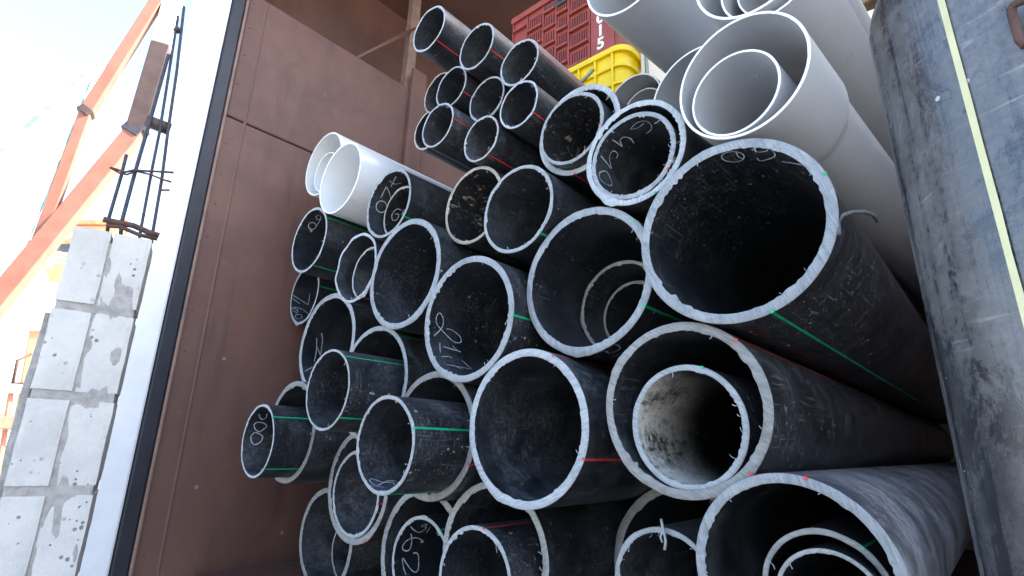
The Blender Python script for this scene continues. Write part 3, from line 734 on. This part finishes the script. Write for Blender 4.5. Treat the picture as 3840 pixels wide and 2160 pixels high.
t = NT('blotched_inside'); v = t.coords()
n1 = t.noise(t.scale(v, (30.0, 16.0, 30.0)), 1.0, 7.0, 0.75, 1.6); n2 = t.noise(v, 8.0, 3.0)
mud = t.math('MULTIPLY', t.ramp(n1, 0.56, 0.62), t.ramp(n2, 0.42, 0.58))
haze = t.ramp(t.noise(v, 60.0, 7.0, 0.75), 0.45, 0.75, 0.0, 0.5)
t.finish(t.mix(mud, t.mix(haze, (0.012, 0.013, 0.015), (0.10, 0.10, 0.10)), (0.42, 0.37, 0.28)), 0.5, 0.4)

def ang_noise(a, f, seed):
    return noise.noise(Vector((math.cos(a) * f, math.sin(a) * f, seed * 3.71)))

def make_pipe(key, c, d, r, wf, stripes, chalk, chalk_out):
    rnd = random.Random(sum(ord(ch) * (i + 3) for i, ch in enumerate(key)))
    seed = rnd.uniform(0, 90)
    grey = key[0] == 'G'; white = key in ('P30', 'P31', 'P31a'); pe = not (grey or white)
    d = Vector(d).normalized(); c = Vector(c)
    ex = d.cross(Vector((0, 0, 1))).normalized(); ez = ex.cross(d)
    L = LENGTH.get(key, (4.66 - c.y) / d.y)
    seg = 144 if r > 0.1 else 112
    ox, oz = OVAL.get(key, (1.0 + rnd.uniform(-0.006, 0.006), 1.0 + rnd.uniform(-0.006, 0.006)))
    w = r * wf * (0.92 if pe else 0.9)
    tilt = (rnd.uniform(-0.012, 0.012), rnd.uniform(-0.012, 0.012)) if pe else (0.0, 0.0)
    jag = (0.0042 if r > 0.12 else 0.0030) if pe else 0.0005
    ys = [0.0, 0.012, 0.25, 0.8, L]
    def prof(y, rr):
        if key == 'G3' and y > 0.0:
            return rr
        return rr
    if key == 'G3':
        ys = [0.0, 0.012, 0.215, 0.228, 0.242, 0.256, 0.27, 0.8, L]
        bell = {0.228: 0.985, 0.242: 0.955, 0.256: 0.928, 0.27: 0.915, 0.8: 0.915, L: 0.915}
    else:
        bell = {}
    V, F, M = [], [], []
    def p(a, rad, y):
        return (rad * ox * math.cos(a), y, rad * oz * math.sin(a))
    A = [2 * math.pi * k / seg for k in range(seg)]
    wav = 0.0
    if key == 'P28':
        wav = 0.006
    def endy(a):
        q = tilt[0] * r * math.cos(a) + tilt[1] * r * math.sin(a)
        if pe:
            q += 0.0016 * ang_noise(a, 2.0, seed) + 0.0008 * ang_noise(a, 14.0, seed + 5) + wav * ang_noise(a, 2.4, seed + 2)
        return q
    EY = [endy(a) for a in A]
    def ring(radf, yf):
        base = len(V)
        for k, a in enumerate(A):
            V.append(p(a, radf(k), yf(k)))
        return base
    def bridge(a, b, mat, flip=False):
        for k in range(seg):
            k2 = (k + 1) % seg
            f = (a + k, a + k2, b + k2, b + k)
            F.append(f[::-1] if flip else f); M.append(mat)
    # outer wall
    prev = None
    for y in ys:
        s = bell.get(y, 1.0)
        b = ring(lambda k: r * s, (lambda k: EY[k] + 0.0008) if y == 0.0 else (lambda k: y))
        if prev is not None:
            bridge(prev, b, 0, True)
        prev = b
    outer_back = prev
    # inner wall
    prev = None
    for y in ys:
        s = bell.get(y, 1.0)
        b = ring(lambda k: (r - w) * s, (lambda k: EY[k] + 0.0008) if y == 0.0 else (lambda k: y))
        if prev is not None:
            bridge(prev, b, 2)
        prev = b
    bridge(outer_back, prev, 0, True)
    # sawn rim: burrs hang over the bore, a lip here and there on the outside
    lip = [max(0.0, ang_noise(a, 1.7, seed + 11) - 0.30) * (0.010 if r > 0.12 else 0.003) * (1 + 0.9 * rnd.random()) if pe else 0.0 for a in A]
    burr = []
    for a in A:
        q = max(0.0, ang_noise(a, 2.3, seed + 31) + 0.25) * rnd.random() ** 2.0
        burr.append(jag * (0.15 + 2.2 * q))
    r0 = ring(lambda k: r + 0.0002 + lip[k], lambda k: EY[k] + 0.0012 + lip[k] * 0.5)
    r1 = ring(lambda k: r - 0.0012, lambda k: EY[k] - 0.0002 + rnd.uniform(-0.0003, 0.0003))
    r2 = ring(lambda k: r - w * 0.5, lambda k: EY[k] - 0.0004 + (rnd.uniform(-0.0005, 0.0005) if pe else 0))
    r3 = ring(lambda k: r - w + 0.0006, lambda k: EY[k] - 0.0001 + (rnd.uniform(-0.0005, 0.0005) if pe else 0))
    r4 = ring(lambda k: r - w - burr[k], lambda k: EY[k] + 0.0006 + burr[k] * 0.3)
    for a_, b_ in ((r0, r1), (r1, r2), (r2, r3), (r3, r4)):
        bridge(a_, b_, 1, True)
    me = mesh_from('pipe', V, F, True)
    me.polygons.foreach_set('material_index', M)
    if pe:
        rim = 'sawn_dirty_rim' if key in DIRTY else ('sawn_dull_rim' if key in DULL else 'sawn_black_rim')
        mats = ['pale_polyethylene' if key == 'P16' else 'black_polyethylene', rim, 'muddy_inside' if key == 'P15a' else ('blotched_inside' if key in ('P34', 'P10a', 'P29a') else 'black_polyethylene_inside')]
        name = 'black_pipe'
    elif grey:
        mats = ['grey_pvc', 'pvc_rim', 'grey_pvc']; name = 'grey_pipe'
    else:
        mats = ['white_pvc', 'pvc_rim', 'white_pvc']; name = 'white_pipe'
    o = new_obj(name, me, mats)
    o.matrix_world = Matrix(((ex.x, d.x, ez.x, c.x), (ex.y, d.y, ez.y, c.y), (ex.z, d.z, ez.z, c.z), (0, 0, 0, 1)))
    wr = WEAR.get(key, (rnd.uniform(0.25, 1.15), rnd.uniform(0.05, 0.6), rnd.uniform(0.2, 1.0)))
    o.color = (*wr, 1.0)
    grp = 'small black pipes in the top rows' if key in SMALL else ('grey plastic pipes on top of the stack' if grey else
          ('white plastic pipes' if white else ('black pipes nested inside larger ones' if (key[-1] in 'ab' or key in ('P21', 'P23', 'P25')) else 'large and medium black pipes in the stack')))
    tag(o, LABELS[key], 'pipe', grp)
    # coloured stripes run the length of the pipe and show on the sawn face
    for colr, th in stripes:
        hw = 0.0027 / r if r > 0.1 else 0.0019 / r
        sv, sf = [], []
        for y in ((-0.001, 0.004, 0.02, 0.6, L - 0.01) if key != 'P16' else (-0.001, 0.003, 0.008, 0.014, 0.02)):
            for q in (-1, 0, 1):
                rr = r + (0.0009 if y > 0 else 0.0013)
                sv.append(p(th + q * hw, rr, y + (endy(th) if y < 0.01 else 0)))
        for i in range(4):
            for q in range(2):
                a0 = i * 3 + q
                sf.append((a0, a0 + 3, a0 + 4, a0 + 1))
        b0 = len(sv)
        for rr in (r + 0.0013, r - w * 0.30):
            for q in (-1, 0, 1):
                sv.append(p(th + q * hw, rr, endy(th) - 0.0014))
        for q in range(2):
            sf.append((b0 + q, b0 + q + 1, b0 + q + 4, b0 + q + 3))
        new_obj('stripe', mesh_from('stripe', sv, sf), 'stripe_red' if colr == 'r' else 'stripe_green', o)
    # chalk
    def chalk_mesh(strokes, rad, side, half):
        sv, sf = [], []
        for st in strokes:
            pts = [list(st[0])]
            for (a, y) in st[1:]:
                while a - pts[-1][0] > math.pi: a -= 2 * math.pi
                while a - pts[-1][0] < -math.pi: a += 2 * math.pi
                pts.append([a, y])
            sm = []
            for i in range(len(pts) - 1):
                p0, p1, p2, p3 = pts[max(i - 1, 0)], pts[i], pts[i + 1], pts[min(i + 2, len(pts) - 1)]
                for s in range(5):
                    u = s / 5.0
                    sm.append([0.5 * ((2 * p1[j]) + (-p0[j] + p2[j]) * u + (2 * p0[j] - 5 * p1[j] + 4 * p2[j] - p3[j]) * u * u + (-p0[j] + 3 * p1[j] - 3 * p2[j] + p3[j]) * u ** 3) for j in (0, 1)])
            sm.append(pts[-1])
            b0 = len(sv)
            for i, (a, y) in enumerate(sm):
                a2, y2 = sm[min(i + 1, len(sm) - 1)]; a1, y1 = sm[max(i - 1, 0)]
                tx, ty = (a2 - a1) * rad, y2 - y1
                l = math.hypot(tx, ty) or 1.0
                hx, hy = -ty / l * half * rnd.uniform(0.6, 1.2), tx / l * half * rnd.uniform(0.6, 1.2)
                for s in (-1, 1):
                    sv.append(p(a + s * hx / rad, rad, max(y + s * hy, 0.003)))
            for i in range(len(sm) - 1):
                a0 = b0 + 2 * i
                sf.append((a0, a0 + 1, a0 + 3, a0 + 2))
        return mesh_from('chalk_writing', sv, sf)
    if chalk:
        new_obj('chalk_writing', chalk_mesh(chalk, r - w - 0.0012, -1, 0.0013 if grey or key in ('P12', 'P11a', 'P33', 'P21', 'P27') else 0.0018), 'chalk', o)
    if chalk_out:
        new_obj('chalk_writing', chalk_mesh(chalk_out, r + 0.0010, 1, 0.0012), 'chalk', o)
    # threads of plastic left by the saw
    if pe:
        sv, sf = [], []
        for q in range(rnd.randint(5, 9) if r > 0.1 else rnd.randint(3, 6)):
            a = rnd.uniform(0, 2 * math.pi); ln = rnd.uniform(0.004, 0.013) * (1.5 if rnd.random() < 0.15 else 1.0)
            rad0 = r - w - 0.001; n = 6; curl = rnd.uniform(-2.5, 2.5); ang = math.pi + rnd.uniform(-0.9, 0.9)
            x, zz = rad0 * math.cos(a), rad0 * math.sin(a); y = endy(a) - 0.0006
            b0 = len(sv); hw = rnd.uniform(0.0004, 0.0009)
            for s in range(n):
                dx, dz = math.cos(a + ang), math.sin(a + ang)
                sv.append((x - dz * hw, y, zz + dx * hw)); sv.append((x + dz * hw, y, zz - dx * hw))
                sv.append((x, y - hw * 1.6, zz))
                x += dx * ln / n; zz += dz * ln / n; y += rnd.uniform(-0.0012, 0.0008); ang += curl / n
            for s in range(n - 1):
                for e in range(3):
                    i0, i1 = b0 + 3 * s + e, b0 + 3 * s + (e + 1) % 3
                    sf.append((i0, i1, i1 + 3, i0 + 3))
        sh = new_obj('saw_shavings', mesh_from('saw_shavings', sv, sf), 'shaving', o)
        sh['kind'] = 'stuff'
    return o

PIPES = {}
for row in TABLE:
    PIPES[row[0]] = make_pipe(*row)

# a strip of plastic peeled off the biggest pipe, and a sliver on a bottom pipe
def ribbon(name, pts, w, mat, parent):
    inv = parent.matrix_world.inverted()
    me = tube_mesh(name, [inv @ Vector(q) for q in pts], w, 6)
    return new_obj(name, me, mat, parent)
big = PIPES['P12']
ribbon('peeled_strip', [at_y(3146, 880, 0.921), at_y(3142, 830, 0.93), at_y(3160, 808, 0.95), at_y(3195, 796, 0.98), at_y(3240, 794, 1.02), at_y(3275, 806, 1.06), at_y(3290, 830, 1.08)], 0.0035, 'shaving_dark', big)
ribbon('sliver', [at_y(2480, 1946, 1.028), at_y(2484, 1968, 1.026), at_y(2491, 1998, 1.026), at_y(2497, 2030, 1.03), at_y(2493, 2062, 1.03)], 0.0028, 'shaving', PIPES['P17a'])
ribbon('sliver', [at_y(2484, 1990, 1.026), at_y(2477, 2015, 1.026), at_y(2485, 2034, 1.026)], 0.0022, 'shaving', PIPES['P17a'])

# ------------------------------------------------------------------ big upright pipe at the right
AX = Vector((-0.024, 0.0234, 0.9994)).normalized()
LEFT = ray(3443, 1043).normalized()
NR = -AX.cross(LEFT).normalized()
VR = 0.125
vc = LEFT * 0.58 + NR * VR
topz = 0.405; botz = GROUND_Z + 0.004
def axis_at(z):
    return vc + AX * ((z - vc.z) / AX.z)
vb = axis_at(botz); vt = axis_at(topz); VL = (vt - vb).length
exv = AX.cross(Vector((0, 1, 0))).normalized(); eyv = AX.cross(exv)
verts, faces, mi = [], [], []
SEG = 160
zs = [0.0, VL * 0.25, VL * 0.5, VL * 0.75, VL - 0.06, VL - 0.012, VL - 0.003, VL]
rs = [VR, VR, VR, VR, VR, VR, VR - 0.002, VR - 0.006]
for zz, rr in zip(zs, rs):
    for k in range(SEG):
        a = 2 * math.pi * k / SEG
        q = 1 + 0.004 * noise.noise(Vector((math.cos(a) * 1.4, math.sin(a) * 1.4, zz * 2.0)))
        verts.append((rr * q * math.cos(a), rr * q * math.sin(a), zz))
n = len(zs)
for i in range(n - 1):
    for k in range(SEG):
        k2 = (k + 1) % SEG
        faces.append((i * SEG + k, i * SEG + k2, (i + 1) * SEG + k2, (i + 1) * SEG + k)); mi.append(0)
for rr, zz in ((VR - 0.016, VL), (VR - 0.017, VL - 0.01), (VR - 0.017, 0.0)):
    b = len(verts)
    for k in range(SEG):
        a = 2 * math.pi * k / SEG
        verts.append((rr * math.cos(a), rr * math.sin(a), zz))
    for k in range(SEG):
        k2 = (k + 1) % SEG
        faces.append((b - SEG + k, b - SEG + k2, b + k2, b + k)); mi.append(1 if zz == VL else 2)
me = mesh_from('upright_pipe', verts, faces, True); me.polygons.foreach_set('material_index', mi)
up = new_obj('upright_pipe', me, ['scuffed_pipe', 'sawn_black_rim', 'black_polyethylene_inside'])
up.matrix_world = Matrix(((exv.x, eyv.x, AX.x, vb.x), (exv.y, eyv.y, AX.y, vb.y), (exv.z, eyv.z, AX.z, vb.z), (0, 0, 0, 1)))
up.color = (0.3, 0.3, 0.3, 1)
tag(up, 'huge scuffed blue-black pipe standing upright at the right edge, yellow stripe', 'pipe')
def on_upright(px, py):
    """where a line of sight meets the upright pipe: angle and height in its own frame"""
    rr = ray(px, py); inv = up.matrix_world.inverted()
    o_ = inv @ Vector((0, 0, 0)); dl = (inv @ rr) - o_
    qa = dl.x ** 2 + dl.y ** 2; qb = 2 * (o_.x * dl.x + o_.y * dl.y); qc = o_.x ** 2 + o_.y ** 2 - VR ** 2
    tt = (-qb - math.sqrt(max(qb * qb - 4 * qa * qc, 0))) / (2 * qa)
    h = o_ + dl * tt
    return math.atan2(h.y, h.x), h.z
def strip_on_upright(name, th, half, mat, z0=0.02, z1=None, lift=0.0012, n=60, wob=0.0):
    sv, sf = [], []
    z1 = z1 or VL - 0.02
    for i in range(n + 1):
        zz = z0 + (z1 - z0) * i / n
        e = wob * noise.noise(Vector((zz * 30, th, 0)))
        for q in (-1, 0, 1):
            a = th + (q * half * (1 + e)) / VR + e * 0.002 / VR
            sv.append(((VR + lift) * math.cos(a), (VR + lift) * math.sin(a), zz))
    for i in range(n):
        for q in range(2):
            a0 = i * 3 + q
            sf.append((a0, a0 + 1, a0 + 4, a0 + 3))
    return new_obj(name, mesh_from(name, sv, sf, True), mat, up)
th_y = on_upright(3686, 574)[0]
strip_on_upright('yellow_stripe', th_y, 0.0024, 'stripe_yellow', wob=0.16)
strip_on_upright('scuff_line', on_upright(3310, 330)[0], 0.0016, 'black_polyethylene', wob=0.9)

# ------------------------------------------------------------------ crates
def crate_box(parent, name, lo, hi, mat, bevel=0.003):
    return part_box(name, lo, hi, mat, parent, bevel)
CY = 1.70
X0, X1, Z0, Z1 = -1.605, -0.998, 1.622, 2.125
red = empty('red_crate', ((X0 + X1) / 2, CY + 0.2, Z0))
tag(red, 'dark red slotted plastic crate numbered 015 on top of the yellow crate', 'crate')
crate_box(red, 'shell_front', (X0, CY + 0.012, Z0), (X1, CY + 0.022, Z1), 'red_plastic')
crate_box(red, 'shell_side', (X0, CY + 0.024, Z0), (X0 + 0.01, CY + 0.40, Z1), 'red_plastic')
crate_box(red, 'shell_side', (X1 - 0.01, CY + 0.024, Z0), (X1, CY + 0.40, Z1), 'red_plastic')
crate_box(red, 'shell_back', (X0 + 0.012, CY + 0.39, Z0), (X1 - 0.012, CY + 0.40, Z1), 'red_plastic')
crate_box(red, 'base', (X0 + 0.012, CY + 0.024, Z0), (X1 - 0.012, CY + 0.388, Z0 + 0.012), 'red_plastic')
crate_box(red, 'rim', (X0 - 0.006, CY - 0.004, Z1 - 0.03), (X1 + 0.006, CY + 0.0115, Z1 + 0.004), 'red_plastic', 0.004)
xs = [X0 + 0.004, X0 + 0.10, X0 + 0.205, X0 + 0.285, X0 + 0.36, X0 + 0.475]
for x in xs:
    crate_box(red, 'rib', (x - 0.004, CY + 0.003, Z0 + 0.004), (x + 0.004, CY + 0.0115, Z1 - 0.032), 'red_plastic', 0.003)
slots = bmesh.new()
for ci in range(5):
    a, b = xs[ci] + 0.0065, xs[ci + 1] - 0.0065
    off = (0.0, 0.045)[ci % 2]
    zz = Z0 + 0.02 + off
    while zz < Z1 - 0.06:
        crate_box(red, 'rib', (a, CY - 0.006, zz), (b, CY + 0.0115, zz + 0.012), 'red_plastic', 0.003)
        nslot = max(3, int((b - a) / 0.014))
        for s in range(nslot):
            if ci in (0,):
                break
            x = a + 0.012 + (b - a - 0.024) * s / (nslot - 1)
            if zz + 0.085 < Z1 - 0.04:
                p0 = local(red, (x - 0.0022, CY + 0.0085, zz + 0.022)); p1 = local(red, (x + 0.0022, CY + 0.0112, zz + 0.080))
                bm_box(slots, p0, p1)
        zz += 0.098
new_obj('slots', bm_mesh('slots', slots), 'red_slot_shade', red)['kind'] = 'stuff'  # solid dark strips painted as the shade in open slots
crate_box(red, 'number_panel', (X0 + 0.482, CY + 0.004, Z0 + 0.004), (X1 - 0.006, CY + 0.0114, Z1 - 0.032), 'red_plastic', 0.003)
hs = crate_box(red, 'hand_slot', (X0 + 0.215, CY + 0.0002, Z1 - 0.085), (X0 + 0.345, CY + 0.0113, Z1 - 0.055), 'window_dark', 0.004)  # solid dark block painted as the shade inside a hand hole
def digit(ch, x, z, size):
    cu = bpy.data.curves.new('digit', 'FONT'); cu.body = ch; cu.size = size; cu.align_x = 'CENTER'; cu.extrude = 0.0006
    cu.offset = size * 0.034
    tmp = bpy.data.objects.new('digit_tmp', cu)
    me = bpy.data.meshes.new_from_object(tmp)
    bpy.data.objects.remove(tmp); bpy.data.curves.remove(cu)
    me.transform(Matrix.Rotation(math.radians(90), 4, 'X'))
    ob = new_obj('digit', me, 'letter_white', red)
    ob.location = local(red, (x, CY + 0.0028, z))
for ch, zz in (('5', 1.667), ('1', 1.735), ('0', 1.803)):
    digit(ch, X0 + 0.535, zz, 0.078)
peg = empty('paper_tag', (X0 + 0.33, CY - 0.01, Z1 - 0.045))
tag(peg, 'small cream tag stuck in the hand slot of the red crate', 'tag')
part_box('tag_sheet', (X0 + 0.30, CY - 0.016, Z1 - 0.062), (X0 + 0.352, CY - 0.006, Z1 - 0.028), 'letter_white', peg)

YX0, YX1, YZ0, YZ1 = -1.33, -0.945, 1.318, 1.6175
yel = empty('yellow_crate', ((YX0 + YX1) / 2, CY + 0.2, YZ0))
tag(yel, 'bright yellow ribbed plastic crate under the red crate', 'crate')
def round_crate(name, lo, hi, rad, mat, parent):
    bm = bmesh.new(); bm_box(bm, lo, hi)
    ve = [e for e in bm.edges if abs(e.verts[0].co.z - e.verts[1].co.z) > 1e-4]
    bmesh.ops.bevel(bm, geom=ve, offset=rad, segments=8, profile=0.5, affect='EDGES')
    return new_obj(name, bm_mesh(name, bm), mat, parent)
def L3(p): return local(yel, p)
round_crate('shell', L3((YX0, CY - 0.01, YZ0)), L3((YX1, CY + 0.38, YZ1 - 0.002)), 0.06, 'yellow_plastic', yel)
for zz in (YZ0 + 0.03, YZ0 + 0.115, YZ0 + 0.20):
    round_crate('rib', L3((YX0 - 0.012, CY - 0.022, zz)), L3((YX1 + 0.012, CY + 0.392, zz + 0.010)), 0.066, 'yellow_plastic', yel)
round_crate('rim', L3((YX0 - 0.016, CY - 0.026, YZ1 - 0.026)), L3((YX1 + 0.016, CY + 0.396, YZ1)), 0.068, 'yellow_plastic', yel)
for x in (YX0 + 0.07, YX0 + 0.16, YX0 + 0.245, YX1 - 0.055):
    crate_box(yel, 'upright_rib', (x - 0.005, CY - 0.024, YZ0 + 0.004), (x + 0.005, CY - 0.0102, YZ1 - 0.027), 'yellow_plastic', 0.002)

cb = empty('cream_board', (-0.78, 1.815, 1.40))
tag(cb, 'cream board with a thin green-edged post, right of the yellow crate', 'board')
part_box('sheet', (-0.898, 1.80, 1.40), (-0.66, 1.83, 2.30), 'cream_wall', cb)
part_box('post', (-0.926, 1.79, 1.40), (-0.900, 1.83, 2.30), 'pale_plaster_or_sunlit', cb)
part_box('post_edge', (-0.906, 1.785, 1.40), (-0.899, 1.789, 2.30), 'foliage_trim', cb, 0.001)

tw = new_obj('plastic_offcut', tube_mesh('plastic_offcut', [at_y(2180, 308, 1.30), at_y(2200, 288, 1.30), at_y(2226, 258, 1.30)], 0.0075, 6), 'twig')
tag(tw, 'short pale stick poking up in front of the yellow crate', 'offcut')

# odds and ends at the top right
pl = new_obj('wooden_plank', beam_mesh('wooden_plank', at_y(3120, 70, 1.75), at_y(3330, -45, 1.75), 0.05, 0.05, Vector((0, 1, 0))), 'wood')
tag(pl, 'rough wooden plank end behind the top of the upright pipe', 'plank')
rb = new_obj('red_board', beam_mesh('red_board', at_y(3110, 20, 1.9), at_y(3330, -75, 1.9), 0.03, 0.20, Vector((0, 1, 0))), 'brown_or_shaded_steel')
tag(rb, 'dull red-brown board just above the wooden plank', 'board')
th_b, z_b = on_upright(3832, 100)
def on_surf(px, py, lift):
    a, zz = on_upright(px, py)
    return up.matrix_world @ Vector(((VR + lift) * math.cos(a), (VR + lift) * math.sin(a), zz))
hook = new_obj('steel_hook', tube_mesh('steel_hook', [on_surf(3862, 190, .008), on_surf(3838, 165, .008), on_surf(3826, 120, .008), on_surf(3812, 72, .008), on_surf(3812, 56, .009), on_surf(3822, 44, .010), on_surf(3838, 38, .011), on_surf(3870, 30, .012)], 0.0028, 8), 'rusty_wire')
tag(hook, 'rusty bent steel hook on the upright pipe at the right edge', 'hook')
